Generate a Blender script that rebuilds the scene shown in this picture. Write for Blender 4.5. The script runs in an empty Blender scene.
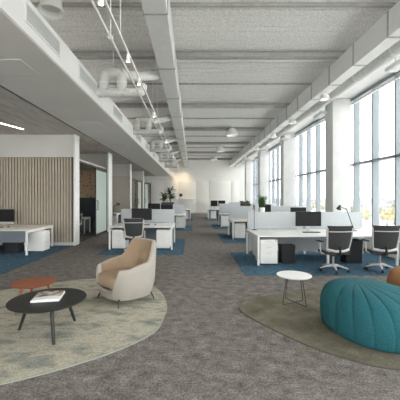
import bpy, bmesh, math, random
from mathutils import Vector, Matrix
PI = math.pi
scene = bpy.context.scene
COL = scene.collection
R = random.Random(7)

# ------------------------------------------------------------------ materials
def new_mat(name):
    m = bpy.data.materials.new(name); m.use_nodes = True
    nt = m.node_tree; b = nt.nodes['Principled BSDF']
    return m, nt, b
def plain(name, col, rough=0.5, metal=0.0, noise=0.0, nscale=30.0, bump=0.0, bscale=80.0, spec=0.5):
    m, nt, b = new_mat(name)
    b.inputs['Roughness'].default_value = rough
    b.inputs['Metallic'].default_value = metal
    b.inputs['Specular IOR Level'].default_value = spec
    tc = nt.nodes.new('ShaderNodeTexCoord')
    n = nt.nodes.new('ShaderNodeTexNoise'); n.inputs['Scale'].default_value = nscale; n.inputs['Detail'].default_value = 4
    nt.links.new(tc.outputs['Object'], n.inputs['Vector'])
    r = nt.nodes.new('ShaderNodeValToRGB')
    k = max(noise, 0.015)
    r.color_ramp.elements[0].position = 0.3; r.color_ramp.elements[1].position = 0.7
    r.color_ramp.elements[0].color = (*[c*(1-k) for c in col], 1)
    r.color_ramp.elements[1].color = (*[min(1, c*(1+k)) for c in col], 1)
    nt.links.new(n.outputs['Fac'], r.inputs['Fac']); nt.links.new(r.outputs['Color'], b.inputs['Base Color'])
    if bump:
        n2 = nt.nodes.new('ShaderNodeTexNoise'); n2.inputs['Scale'].default_value = bscale; n2.inputs['Detail'].default_value = 3
        nt.links.new(tc.outputs['Object'], n2.inputs['Vector'])
        bp = nt.nodes.new('ShaderNodeBump'); bp.inputs['Strength'].default_value = bump; bp.inputs['Distance'].default_value = 0.01
        nt.links.new(n2.outputs['Fac'], bp.inputs['Height']); nt.links.new(bp.outputs['Normal'], b.inputs['Normal'])
    return m
def layered(name, stops, scale, rough=0.9, stretch=(1,1,1), rot=0, detail=6, fine=None, bump=0.3, bscale=120, ndist=0.0):
    """noise ramp of several colours, multiplied by a fine grain"""
    m, nt, b = new_mat(name)
    b.inputs['Roughness'].default_value = rough; b.inputs['Specular IOR Level'].default_value = 0.15
    tc = nt.nodes.new('ShaderNodeTexCoord'); mp = nt.nodes.new('ShaderNodeMapping')
    mp.inputs['Scale'].default_value = stretch; mp.inputs['Rotation'].default_value = (0,0,rot)
    nt.links.new(tc.outputs['Object'], mp.inputs['Vector'])
    n = nt.nodes.new('ShaderNodeTexNoise'); n.inputs['Scale'].default_value = scale; n.inputs['Detail'].default_value = detail
    n.inputs['Roughness'].default_value = 0.65; n.inputs['Distortion'].default_value = ndist
    nt.links.new(mp.outputs['Vector'], n.inputs['Vector'])
    r = nt.nodes.new('ShaderNodeValToRGB'); els = r.color_ramp.elements
    els[0].position = stops[0][0]; els[0].color = (*stops[0][1], 1)
    els[1].position = stops[-1][0]; els[1].color = (*stops[-1][1], 1)
    for p, c in stops[1:-1]:
        e = els.new(p); e.color = (*c, 1)
    nt.links.new(n.outputs['Fac'], r.inputs['Fac'])
    out = r.outputs['Color']
    if fine:
        fs, fk = fine
        f = nt.nodes.new('ShaderNodeTexNoise'); f.inputs['Scale'].default_value = fs; f.inputs['Detail'].default_value = 2
        nt.links.new(tc.outputs['Object'], f.inputs['Vector'])
        mr = nt.nodes.new('ShaderNodeMapRange'); mr.inputs['From Min'].default_value = 0.3; mr.inputs['From Max'].default_value = 0.7
        mr.inputs['To Min'].default_value = 1-fk; mr.inputs['To Max'].default_value = 1+fk
        nt.links.new(f.outputs['Fac'], mr.inputs['Value'])
        mx = nt.nodes.new('ShaderNodeMix'); mx.data_type = 'RGBA'; mx.blend_type = 'MULTIPLY'; mx.inputs[0].default_value = 1
        nt.links.new(out, mx.inputs[6]); nt.links.new(mr.outputs['Result'], mx.inputs[7]); out = mx.outputs[2]
    nt.links.new(out, b.inputs['Base Color'])
    f2 = nt.nodes.new('ShaderNodeTexNoise'); f2.inputs['Scale'].default_value = bscale
    nt.links.new(tc.outputs['Object'], f2.inputs['Vector'])
    bp = nt.nodes.new('ShaderNodeBump'); bp.inputs['Strength'].default_value = bump; bp.inputs['Distance'].default_value = 0.01
    nt.links.new(f2.outputs['Fac'], bp.inputs['Height']); nt.links.new(bp.outputs['Normal'], b.inputs['Normal'])
    return m
def emit(name, col, s):
    m, nt, b = new_mat(name)
    b.inputs['Base Color'].default_value = (*col, 1)
    b.inputs['Emission Color'].default_value = (*col, 1); b.inputs['Emission Strength'].default_value = s
    return m
def glass_mat(name, tint=(0.97,0.985,0.98), refl=0.08):
    m, nt, b = new_mat(name); nt.nodes.remove(b)
    o = nt.nodes['Material Output']
    t = nt.nodes.new('ShaderNodeBsdfTransparent'); t.inputs['Color'].default_value = (*tint, 1)
    g = nt.nodes.new('ShaderNodeBsdfGlossy'); g.inputs['Roughness'].default_value = 0.02
    lw = nt.nodes.new('ShaderNodeLayerWeight'); lw.inputs['Blend'].default_value = 0.25
    mu = nt.nodes.new('ShaderNodeMath'); mu.operation = 'MULTIPLY_ADD'; mu.inputs[1].default_value = 0.5; mu.inputs[2].default_value = refl*0.5
    nt.links.new(lw.outputs['Fresnel'], mu.inputs[0])
    mx = nt.nodes.new('ShaderNodeMixShader')
    nt.links.new(mu.outputs[0], mx.inputs[0]); nt.links.new(t.outputs[0], mx.inputs[1]); nt.links.new(g.outputs[0], mx.inputs[2])
    nt.links.new(mx.outputs[0], o.inputs['Surface'])
    return m
def frosted(name, col, transp=0.25):
    m, nt, b = new_mat(name); nt.nodes.remove(b)
    o = nt.nodes['Material Output']
    d = nt.nodes.new('ShaderNodeBsdfDiffuse'); d.inputs['Color'].default_value = (*col, 1)
    t = nt.nodes.new('ShaderNodeBsdfTranslucent'); t.inputs['Color'].default_value = (*col, 1)
    tr = nt.nodes.new('ShaderNodeBsdfTransparent'); tr.inputs['Color'].default_value = (*col, 1)
    a = nt.nodes.new('ShaderNodeMixShader'); a.inputs[0].default_value = 0.4
    nt.links.new(d.outputs[0], a.inputs[1]); nt.links.new(t.outputs[0], a.inputs[2])
    c = nt.nodes.new('ShaderNodeMixShader'); c.inputs[0].default_value = transp
    nt.links.new(a.outputs[0], c.inputs[1]); nt.links.new(tr.outputs[0], c.inputs[2])
    nt.links.new(c.outputs[0], o.inputs['Surface'])
    return m

M = {}
M['floor'] = layered('carpet_floor', [(0.34,(0.115,0.102,0.093)),(0.45,(0.166,0.150,0.139)),(0.56,(0.208,0.188,0.175)),(0.68,(0.275,0.252,0.236))], 6.5, fine=(48,0.42), stretch=(1,1.25,1), rot=0.3, detail=12, bump=0.5)
M['blue'] = layered('blue_carpet', [(0.3,(0.035,0.085,0.135)),(0.5,(0.058,0.122,0.178)),(0.7,(0.11,0.19,0.245))], 9, fine=(60,0.35), detail=6, bump=0.5)
M['rug_left'] = layered('mottled_rug', [(0.32,(0.16,0.205,0.205)),(0.41,(0.28,0.29,0.25)),(0.48,(0.39,0.365,0.295)),(0.54,(0.46,0.43,0.36)),(0.61,(0.35,0.335,0.28)),(0.69,(0.235,0.275,0.26))], 3.2, fine=(55,0.22), stretch=(0.75,1.5,1), rot=0.35, detail=12, ndist=0.3, bump=0.6)
M['rug_right'] = layered('olive_rug', [(0.3,(0.115,0.100,0.072)),(0.5,(0.165,0.150,0.112)),(0.7,(0.23,0.21,0.162))], 3, fine=(60,0.25), detail=8, bump=0.6)
M['rug_edge'] = plain('rug_binding', (0.10,0.10,0.075), 0.9)
M['rug_edge_l'] = plain('rug_binding_pale', (0.30,0.32,0.27), 0.9)
M['white'] = plain('white_paint', (0.80,0.80,0.79), 0.55, noise=0.02, nscale=3)
M['offwhite'] = plain('offwhite_plaster', (0.66,0.65,0.63), 0.7, noise=0.03, nscale=2)
M['soffit'] = plain('soffit_plaster', (0.76,0.74,0.71), 0.75, noise=0.03, nscale=2)
M['wallwhite'] = plain('wall_white', (0.88,0.87,0.84), 0.7, noise=0.03, nscale=1.5)
M['deck'] = layered('sprayed_deck', [(0.35,(0.66,0.65,0.63)),(0.5,(0.78,0.77,0.75)),(0.65,(0.86,0.85,0.83))], 30, fine=(26,0.14), stretch=(1,1.6,1), detail=6, bump=0.6, bscale=40)
M['beam'] = plain('beam_paint', (0.40,0.395,0.38), 0.7, noise=0.12, nscale=6, bump=0.3)
M['duct'] = plain('duct_white', (0.76,0.76,0.75), 0.5, noise=0.04, nscale=5)
M['flex'] = plain('insulated_duct', (0.64,0.635,0.62), 0.55, noise=0.10, nscale=14, bump=0.8, bscale=18)
M['concrete'] = layered('office_ceiling', [(0.3,(0.45,0.42,0.39)),(0.5,(0.58,0.55,0.52)),(0.7,(0.68,0.65,0.62))], 2.2, stretch=(3,0.5,1), detail=8, bump=0.2)
M['slat'] = plain('beige_slats', (0.53,0.465,0.395), 0.75, noise=0.06, nscale=4)
M['slatback'] = plain('slat_backing', (0.13,0.11,0.09), 0.85)
M['curtain'] = plain('beige_fabric_panel', (0.60,0.55,0.49), 0.85, noise=0.06, nscale=12, bump=0.3)
M['column'] = plain('column_plaster', (0.70,0.70,0.695), 0.8, noise=0.05, nscale=3, bump=0.15)
M['mullion'] = plain('mullion_grey', (0.27,0.305,0.335), 0.45)
M['blackmetal'] = plain('black_metal', (0.025,0.027,0.028), 0.4)
M['darkframe'] = plain('dark_door_frame', (0.03,0.032,0.035), 0.45)
M['glass'] = glass_mat('window_glass')
M['glass_in'] = glass_mat('partition_glass', (0.93,0.96,0.94), 0.02)
M['frost'] = frosted('frosted_glass', (0.72,0.79,0.76), 0.12)
M['desk'] = plain('desk_white', (0.82,0.81,0.79), 0.4)
M['deskoak'] = plain('desk_pale', (0.74,0.70,0.63), 0.45)
M['screen'] = plain('grey_felt', (0.50,0.53,0.55), 0.9, noise=0.08, nscale=60, bump=0.2)
M['screendark'] = plain('charcoal_felt', (0.17,0.19,0.22), 0.9, noise=0.1, nscale=60)
M['black'] = plain('black_plastic', (0.020,0.020,0.022), 0.35)
M['monitor'] = plain('monitor_glass', (0.012,0.012,0.013), 0.5, spec=0.25)
M['charcoal'] = plain('charcoal_mesh', (0.036,0.037,0.041), 0.75, noise=0.25, nscale=120)
M['silver'] = plain('silver_plastic', (0.60,0.59,0.575), 0.35, metal=0.25)
M['alu'] = plain('aluminium', (0.62,0.63,0.63), 0.3, metal=0.7)
M['teal'] = plain('teal_knit', (0.021,0.118,0.142), 0.85, noise=0.16, nscale=70, bump=0.8, bscale=90, spec=0.25)
M['rust'] = plain('ochre_knit', (0.36,0.175,0.07), 0.85, noise=0.16, nscale=70, bump=0.8, bscale=90)
M['shell'] = plain('armchair_grey', (0.36,0.33,0.295), 0.9, noise=0.07, nscale=90, bump=0.3, bscale=150)
M['tan'] = plain('armchair_tan', (0.34,0.245,0.165), 0.9, noise=0.14, nscale=90, bump=0.4, bscale=150)
M['terracotta'] = plain('terracotta_lacquer', (0.27,0.082,0.036), 0.5, noise=0.05, nscale=20)
M['blacktable'] = plain('black_stained_wood', (0.014,0.015,0.014), 0.55, noise=0.2, nscale=10)
M['paper'] = plain('paper', (0.80,0.80,0.80), 0.6)
M['planter'] = plain('planter_black', (0.03,0.032,0.03), 0.5)
M['soil'] = plain('soil', (0.05,0.035,0.025), 0.95)
M['leafdark'] = plain('leaf_dark', (0.030,0.075,0.028), 0.45, noise=0.35, nscale=12)
M['leaf'] = plain('leaf_green', (0.075,0.17,0.05), 0.5, noise=0.35, nscale=12)
M['stem'] = plain('plant_stem', (0.12,0.10,0.05), 0.8)
M['warm'] = emit('lamp_warm', (1.0,0.80,0.52), 14.0)
M['warmlow'] = emit('lamp_warm_low', (1.0,0.90,0.76), 2.5)
M['linear'] = emit('linear_light', (1.0,0.86,0.68), 14.0)
M['grille'] = plain('vent_grey', (0.36,0.37,0.375), 0.6)
M['darkpanel'] = plain('dark_blue_grey_panel', (0.055,0.065,0.080), 0.8)
M['town'] = plain('ground_green_grey', (0.50,0.50,0.47), 0.95, noise=0.3, nscale=0.02)
M['bldg_a'] = plain('facade_pale', (0.50,0.49,0.47), 0.9); M['bldg_b'] = plain('facade_grey', (0.36,0.37,0.39), 0.9)
M['bldg_roof'] = plain('roof_grey', (0.26,0.25,0.25), 0.9); M['bldg_win'] = plain('facade_glass', (0.14,0.16,0.19), 0.3)
M['tree_y'] = plain('autumn_leaves', (0.36,0.315,0.18), 0.9, noise=0.3, nscale=1); M['tree_g'] = plain('green_leaves', (0.22,0.245,0.165), 0.9, noise=0.3, nscale=1)
M['trunk'] = plain('bark', (0.12,0.09,0.07), 0.9)

# perforated tan panel
def perforated():
    m, nt, b = new_mat('perforated_tan'); b.inputs['Roughness'].default_value = 0.8
    tc = nt.nodes.new('ShaderNodeTexCoord')
    v = nt.nodes.new('ShaderNodeTexVoronoi'); v.inputs['Scale'].default_value = 6.0; v.inputs['Randomness'].default_value = 0.75
    nt.links.new(tc.outputs['Object'], v.inputs['Vector'])
    r = nt.nodes.new('ShaderNodeValToRGB'); r.color_ramp.elements[0].position = 0.20; r.color_ramp.elements[1].position = 0.26
    r.color_ramp.elements[0].color = (0.16,0.10,0.06,1); r.color_ramp.elements[1].color = (0.64,0.48,0.33,1)
    nt.links.new(v.outputs['Distance'], r.inputs['Fac']); nt.links.new(r.outputs['Color'], b.inputs['Base Color'])
    return m
M['perf'] = perforated()
def cover_mat():
    m, nt, b = new_mat('magazine_cover'); b.inputs['Roughness'].default_value = 0.4
    tc = nt.nodes.new('ShaderNodeTexCoord')
    n = nt.nodes.new('ShaderNodeTexNoise'); n.inputs['Scale'].default_value = 16; n.inputs['Detail'].default_value = 3
    nt.links.new(tc.outputs['Object'], n.inputs['Vector'])
    r = nt.nodes.new('ShaderNodeValToRGB'); e = r.color_ramp.elements
    e[0].position = 0.40; e[0].color = (0.03,0.04,0.06,1); e[1].position = 0.68; e[1].color = (0.68,0.66,0.63,1)
    for p, c in ((0.45,(0.17,0.13,0.11)),(0.50,(0.40,0.26,0.16)),(0.58,(0.42,0.40,0.38))):
        q = e.new(p); q.color = (*c, 1)
    nt.links.new(n.outputs['Fac'], r.inputs['Fac']); nt.links.new(r.outputs['Color'], b.inputs['Base Color'])
    return m
M['cover'] = cover_mat()

# ------------------------------------------------------------------ mesh builder
class MB:
    def __init__(s): s.bm = bmesh.new()
    def box(s, x0, x1, y0, y1, z0, z1, bev=0.0, mat4=None, seg=2):
        t = bmesh.new(); bmesh.ops.create_cube(t, size=1)
        for v in t.verts:
            v.co = Vector(((x0+x1)/2+v.co.x*(x1-x0), (y0+y1)/2+v.co.y*(y1-y0), (z0+z1)/2+v.co.z*(z1-z0)))
        if bev > 0: bmesh.ops.bevel(t, geom=t.edges[:], offset=bev, segments=seg, affect='EDGES', profile=0.6)
        if mat4 is not None: t.transform(mat4)
        return s.merge(t)
    def merge(s, t):
        me = bpy.data.meshes.new('tmp'); t.to_mesh(me); t.free(); s.bm.from_mesh(me); bpy.data.meshes.remove(me); return s
    def ring(s, c, u, v, r, n): return [s.bm.verts.new(c+u*(r*math.cos(2*PI*i/n))+v*(r*math.sin(2*PI*i/n))) for i in range(n)]
    def tube(s, pts, r, n=10, caps=True):
        pts = [Vector(p) for p in pts]; rs = r if isinstance(r, (list, tuple)) else [r]*len(pts)
        rings = []; u = None
        for i, p in enumerate(pts):
            t = (pts[min(i+1, len(pts)-1)]-pts[max(i-1, 0)]).normalized()
            if u is None:
                a = Vector((0,0,1)) if abs(t.z) < 0.9 else Vector((1,0,0)); u = t.cross(a).normalized()
            else:
                u = (u-t*u.dot(t)).normalized()
            rings.append(s.ring(p, u, t.cross(u), rs[i], n))
        for a, b in zip(rings, rings[1:]):
            for i in range(n): s.bm.faces.new((a[i], a[(i+1)%n], b[(i+1)%n], b[i]))
        if caps:
            s.bm.faces.new(rings[0][::-1]); s.bm.faces.new(rings[-1])
        return s
    def lathe(s, prof, c=(0,0,0), n=32, sx=1, sy=1, capb=True, capt=True):
        rings = [[s.bm.verts.new((c[0]+r*sx*math.cos(2*PI*i/n), c[1]+r*sy*math.sin(2*PI*i/n), c[2]+z)) for i in range(n)] for r, z in prof]
        for a, b in zip(rings, rings[1:]):
            for i in range(n): s.bm.faces.new((a[i], a[(i+1)%n], b[(i+1)%n], b[i]))
        if capb: s.bm.faces.new(rings[0][::-1])
        if capt: s.bm.faces.new(rings[-1])
        return s
    def grid(s, fn, nu, nv, closeu=False):
        g = [[s.bm.verts.new(fn(i/(nu if closeu else nu-1), j/(nv-1))) for j in range(nv)] for i in range(nu)]
        for i in range(nu if closeu else nu-1):
            for j in range(nv-1):
                s.bm.faces.new((g[i][j], g[(i+1)%nu][j], g[(i+1)%nu][j+1], g[i][j+1]))
        return g
    def prism(s, poly, z0, z1):
        a = [s.bm.verts.new((x, y, z0)) for x, y in poly]; b = [s.bm.verts.new((x, y, z1)) for x, y in poly]; n = len(poly)
        for i in range(n): s.bm.faces.new((a[i], a[(i+1)%n], b[(i+1)%n], b[i]))
        s.bm.faces.new(a[::-1]); s.bm.faces.new(b); return s
    def build(s, name, mat, parent=None, loc=(0,0,0), smooth=True, fix=True, rz=0):
        if fix: bmesh.ops.recalc_face_normals(s.bm, faces=s.bm.faces[:])
        me = bpy.data.meshes.new(name); s.bm.to_mesh(me); s.bm.free()
        if smooth:
            for p in me.polygons: p.use_smooth = True
            me.set_sharp_from_angle(angle=math.radians(35))
        for m in (mat if isinstance(mat, (list, tuple)) else [mat]): me.materials.append(m)
        o = bpy.data.objects.new(name, me); COL.objects.link(o)
        o.location = loc; o.rotation_euler = (0,0,rz)
        if parent: o.parent = parent
        return o
def thing(name, label, cat, loc=(0,0,0), rz=0, group=None):
    o = bpy.data.objects.new(name, None); COL.objects.link(o); o.empty_display_size = 0.1
    o.location = loc; o.rotation_euler = (0,0,rz); o['label'] = label; o['category'] = cat
    if group: o['group'] = group
    return o
def tag(o, label, cat, group=None, kind=None):
    o['label'] = label; o['category'] = cat
    if group: o['group'] = group
    if kind: o['kind'] = kind
    return o
def struct(o, label=None):
    o['kind'] = 'structure'
    if label: o['label'] = label
    return o
KIDS = {}
def dup(root, loc, rz=None, label=None, group=None):
    def cp(o, par):
        c = o.copy(); COL.objects.link(c); c.parent = par
        for ch in o.children: cp(ch, c)
        return c
    r = cp(root, None); r.location = loc
    if rz is not None: r.rotation_euler = (0,0,rz)
    if label: r['label'] = label
    if group: r['group'] = group
    return r
def bx(name, mat, x0, x1, y0, y1, z0, z1, parent=None, bev=0.0):
    return MB().box(x0, x1, y0, y1, z0, z1, bev).build(name, mat, parent)

# ------------------------------------------------------------------ room shell
YB, YE = -5.0, 31.0          # behind the camera / end wall
XL, XR = -9.5, 5.72
ZC = 5.40
struct(bx('floor', M['floor'], XL, XR, YB, YE, -0.15, 0))
# ceiling deck, shallow ribs across
m = MB()
m.box(-3.9, XR, YB, YE, ZC, ZC+0.15)
y = YB+0.1
while y < YE:
    m.box(-3.9, 4.9, y, y+0.16, ZC-0.012, ZC); y += 0.20
struct(m.build('ceiling', M['deck'], smooth=False))
struct(bx('wall_back', M['wallwhite'], XL, XR, YE, YE+0.15, 0, ZC+0.15))
struct(bx('wall_front', M['offwhite'], XL, -3.9, YB-0.15, YB, 3.7, ZC+0.15))
struct(bx('wall_front_sill', M['offwhite'], XL, XR, YB-0.15, YB, 0, 0.45))
struct(bx('wall_front_head', M['offwhite'], -3.9, XR, YB-0.15, YB, 5.0, ZC+0.15))
w = thing('window_14', 'x', 'x', (0, YB-0.1, 0)); del w['category']; del w['label']; w['kind'] = 'structure'  # unseen glazing added behind the camera, daylight for ceiling and left side
MB().box(XL, XR, 0, 0.006, 0.45, 5.0).build('pane', M['glass'], w, smooth=False)
m = MB()
for q in range(-5, 10): m.box(-3.9+q*1.06-0.03, -3.9+q*1.06+0.03, -0.04, 0.1, 0.45, 5.0)
m.box(XL, XR, -0.04, 0.1, 2.73, 2.80)
m.build('window_frame', M['mullion'], w, smooth=False)
struct(bx('wall_left', M['offwhite'], XL-0.15, XL, YB, YE, 0, 4.0))
struct(bx('wall_upper_left', M['offwhite'], -4.05, -3.9, YB, YE, 4.25, ZC+0.15))
# raised wall panels on the end wall
k = 0
for (x0, x1) in ((-4.2,-2.9),(-2.87,-1.4),(-1.37,0.38),(0.42,1.70),(1.76,3.92),(3.98,4.75)):
    k += 1
    struct(bx('trim_%d' % k, M['wallwhite'], x0, x1, YE-0.05, YE-0.002, 0.1, 3.28, bev=0.01))
struct(bx('baseboard_back', M['offwhite'], -4.3, 4.75, YE-0.06, YE-0.002, 0, 0.09))
# office ceiling + soffit box
SZ = 3.78
struct(bx('ceiling_office', M['concrete'], XL, -3.74, YB, YE, SZ, SZ+0.12))
m = MB(); m.box(-3.62, -2.15, YB, YE, SZ, 4.25)
struct(m.build('ceiling_soffit', M['white'], smooth=False))
ys = [3.2, 5.6, 8.2, 10.8, 13.4, 16.0, 18.6, 21.2, 23.8, 26.4, 29]
mm = MB(); mm.box(-3.62, -2.17, YB, YE, SZ-0.012, SZ-0.001)
struct(mm.build('ceiling_soffit_board', M['soffit'], smooth=False))
struct(bx('trim_soffit_slot', M['darkframe'], -3.76, -3.60, YB, YE, SZ+0.03, SZ+0.10))
# access hatches in the soffit
for i, yy in enumerate((5.0, 8.9, 12.6)):
    h = thing('access_panel', ['flush square access panel in the soffit, nearest the camera',
        'flush square access panel in the soffit above the slatted wall corner',
        'flush square access panel in the soffit before the second office post'][i], 'access panel', (-2.95, yy, SZ-0.024), 0, 'soffit access panels')
    MB().box(-0.3,0.3,-0.3,0.3,0,0.01).build('panel', M['soffit'], h)
    f = MB()
    for s in (-1,1): f.box(s*0.31-0.006,s*0.31+0.006,-0.316,0.316,-0.001,0.01); f.box(-0.316,0.316,s*0.31-0.006,s*0.31+0.006,-0.001,0.01)
    f.build('frame', M['offwhite'], h)
# ventilation grilles in the fascia
g0 = None
gl = ['largest grey vent grille in the white soffit edge, top left of the photo',
      'second grey vent grille in the soffit edge, just before the first duct loop',
      'third grey vent grille in the soffit edge, between first and second duct loops',
      'fourth vent grille along the white soffit edge, counted from the camera',
      'fifth vent grille along the white soffit edge, counted from the camera',
      'sixth vent grille along the white soffit edge, counted from the camera',
      'seventh vent grille along the white soffit edge, farthest from the camera']
for i, yy in enumerate((4.43, 6.30, 8.85, 12.3, 14.5, 17.2, 20.9)):
    if g0 is None:
        g0 = thing('vent_grille', gl[0], 'vent', (-2.148, yy, 3.92), 0, 'vent grilles along the soffit edge')
        MB().box(0,0.004,-0.5,0.5,0,0.24).build('backing', M['grille'], g0)
        f = MB()
        for s in (0,1): f.box(0,0.016,-0.52,0.52,s*0.24-0.012,s*0.24+0.012); f.box(0,0.016,(s*2-1)*0.51-0.012,(s*2-1)*0.51+0.012,-0.01,0.25)
        f.build('frame', M['white'], g0)
        f = MB()
        for q in range(9): f.box(0.004,0.012,-0.5,0.5,0.02+q*0.024,0.028+q*0.024)
        f.build('louvre', M['duct'], g0)
    else: dup(g0, (-2.148, yy, 3.92), label=gl[i])

# transverse beams (I section) and thin purlins
def ibeam(y, n):
    m = MB(); z0 = 5.22
    m.box(-3.9, 4.88, y, y+0.16, z0, z0+0.07); m.box(-3.9, 4.88, y+0.10, y+0.16, z0+0.07, ZC)
    struct(m.build('ceiling_beam', M['beam'], smooth=False), 'grey painted steel beam across the ceiling')
for i, y in enumerate((3.44, 7.74, 12.04, 16.34, 20.64, 24.94, 29.24)): ibeam(y, i)
for i, y in enumerate((1.5, 5.88, 9.98, 14.4, 18.6, 22.9, 27.2)):
    m = MB(); m.box(-3.9, 4.88, y, y+0.06, 5.34, ZC)
    struct(m.build('ceiling_joist', M['beam'], smooth=False), 'slim grey joist across the ceiling')
# sprinkler pipe beside each beam
pl = ['nearest', 'second nearest', 'third', 'fourth', 'fifth']
for i, y in enumerate((8.02, 12.32, 16.62, 20.92, 25.22)):
    m = MB(); m.tube([(-3.4,y,5.24),(-3.4,y,5.30),(4.75,y,5.30)] if 0 else [(-3.6,y,5.25),(3.6,y,5.25)], 0.026, 8)
    tag(m.build('sprinkler_pipe', M['duct']), 'thin white ceiling pipe running beside the %s crossbeam in view' % pl[i], 'pipe', 'white pipes beside the crossbeams')
# edge beam above windows
struct(bx('ceiling_edge_beam', M['white'], 4.90, XR, YB, YE, 5.02, ZC))
# columns
CY = (-0.8, 4.8, 10.4, 16.0, 21.6, 27.2)
for y in CY:
    struct(bx('wall_column', M['column'], 4.80, 5.42, y, y+0.60, 0, 5.79 if 0 else 5.02, bev=0.012), 'square white plastered column beside the windows')
# right wall: sill upstand, windows between column lines
struct(bx('wall_right', M['white'], 5.46, XR, YB, YE, 0, 0.45))
struct(bx('trim_window_sill', M['white'], 5.40, XR, YB, YE, 0.45, 0.49))
muls = [8.25+1.06*k for k in range(-13, 22)]
edges = [YB, -0.5, 5.1, 10.7, 16.3, 21.9, 27.5, YE]
for n in range(len(edges)-1):
    a, b = edges[n], edges[n+1]
    w = thing('window_%d' % (n+1), 'tall window bay', 'window', (0, a, 0)); del w['category']; del w['label']; w['kind'] = 'structure'
    g = MB(); g.box(5.655, 5.660, 0, b-a, 0.50, 5.0); g.build('pane', M['glass'], w, smooth=False)
    f = MB()
    f.box(5.50,5.70,0,b-a,0.49,0.56); f.box(5.46,5.70,0,b-a,4.93,5.02)
    f.build('window_frame', M['mullion'], w, smooth=False)
    f = MB(); f.box(5.50,5.70,0,b-a,2.73,2.80); f.build('transom', M['mullion'], w, smooth=False)
    f = MB(); f.box(5.44,5.50,0.02,b-a-0.02,4.80,4.86); f.build('blind_rail', M['duct'], w, smooth=False)
    for y in muls:
        if a <= y-0.04 and y+0.04 < b:
            f = MB(); f.box(5.50,5.70,y-0.03-a,y+0.03-a,0.56,4.93); f.build('mullion', M['mullion'], w, smooth=False)

# ------------------------------------------------------------------ left offices
def fin(y, x_in, name, matlow, slats=False):
    """cross wall with a white band above 3 m and a lighter end post"""
    struct(bx('wall_band', M['offwhite'], XL, x_in-0.07, y, y+0.30, 3.02, SZ), 'white band above the office cross wall')
    if slats:
        m = MB(); m.box(XL, x_in-0.07, y+0.08, y+0.30, 0.10, 3.02)
        struct(m.build('wall_slat_backing', M['slatback'], smooth=False))
        m = MB(); x = XL+0.02
        while x < x_in-0.13:
            m.box(x, x+0.058, y, y+0.08, 0.10, 3.02, 0.008, seg=1); x += 0.098
        struct(m.build('wall_slatted', M['slat'], smooth=False), 'beige vertical slat cladding')
        struct(bx('baseboard_slatted', M['offwhite'], XL, x_in-0.07, y-0.015, y+0.08, 0, 0.10))
    else:
        struct(bx(name, matlow, XL, x_in-0.07, y+0.02, y+0.30, 0, 3.02))
    struct(bx('wall_post', M['white'], x_in-0.07, x_in, y-0.06, y+0.32, 0, SZ, bev=0.006), 'white end post of the office cross wall')
fin(10.42, -3.96, 'wall_cross', None, slats=True)
# second cross wall: meeting room end
struct(bx('wall_band', M['offwhite'], XL, -4.05, 14.9, 15.2, 3.0, SZ))
struct(bx('wall_perforated', M['perf'], XL, -4.05, 14.9, 15.2, 1.62, 3.0), 'tan perforated acoustic wall panel')
struct(bx('wall_dark_panel', M['darkpanel'], XL, -4.05, 14.9, 15.2, 0, 1.62), 'dark lower wall panel in the glass office')
struct(bx('wall_post', M['white'], -4.05, -3.97, 14.55, 15.2, 0, SZ, bev=0.006))
fin(19.75, -3.97, 'wall_fabric', M['curtain'])
fin(25.0, -3.97, 'wall_perforated', M['perf'])
# glazed fronts
def glazed(n, y0, y1, x, pane=True):
    w = thing('window_%d' % n, '', 'w', (x, y0, 0)); del w['category']; del w['label']; w['kind'] = 'structure'
    L = y1-y0
    f = MB(); f.box(-0.03,0.03,0,L,2.90,2.97); f.box(-0.03,0.03,0,L,0,0.05); f.box(-0.03,0.03,0,0.05,0.05,2.90); f.box(-0.03,0.03,L-0.05,L,0.05,2.90)
    f.build('window_frame', M['darkframe'], w, smooth=False)
    if pane: f = MB(); f.box(-0.004,0.004,0.05,L*0.62,0.05,2.90); f.build('pane', M['glass_in'], w, smooth=False)
    return w
glazed(11, 10.80, 14.54, -4.12, pane=False)
glazed(12, 20.15, 24.92, -4.2)
glazed(13, 25.4, 30.9, -4.2)
def slider(n, y0, y1, x):
    d = thing('door_%d' % n, '', 'd', (x, y0, 0)); del d['category']; del d['label']; d['kind'] = 'structure'
    L = y1-y0
    f = MB(); t = 0.055
    f.box(0,0.045,0,t,0.02,2.88); f.box(0,0.045,L-t,L,0.02,2.88); f.box(0,0.045,t,L-t,0.02,0.09); f.box(0,0.045,t,L-t,2.80,2.88)
    f.build('door_frame', M['darkframe'], d, smooth=False)
    f = MB(); f.box(0.018,0.028,t,L-t,0.09,2.80); f.build('frosted_pane', M['frost'], d, smooth=False)
    f = MB(); f.tube([(0.045,0.11,1.10),(0.10,0.11,1.10),(0.10,0.11,1.50),(0.045,0.11,1.50)], 0.018, 8)
    f.build('door_handle', M['blackmetal'], d)
slider(1, 12.80, 14.50, -4.08)
slider(2, 23.1, 24.8, -4.15)
slider(3, 26.6, 28.6, -4.15)
struct(bx('ceiling_meeting_room', M['concrete'], XL, -4.16, 10.74, 14.88, 2.975, 3.05))
# linear ceiling lights
def linear(x, y, L, rz, label, g='recessed linear ceiling lights'):
    t = thing('linear_light', label, 'ceiling light', (x, y, SZ-0.0142), rz, g)
    MB().box(-0.028,0.028,-L/2,L/2,0,0.014).build('housing', M['white'], t)
    MB().box(-0.017,0.017,-L/2+0.02,L/2-0.02,-0.006,0.001).build('diffuser', M['linear'], t)
linear(-5.57, 8.44, 2.3, -0.27, 'warm glowing linear light strip in the office ceiling above the slatted wall')
linear(-6.2, 5.0, 2.4, 0, 'added unseen linear light strip in the office ceiling nearest the camera')  # out-of-frame strip, added to brighten the left offices and soffit
linear(-4.9, 12.3, 1.2, 0, 'short linear light strip in the ceiling beyond the slatted wall post')

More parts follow.
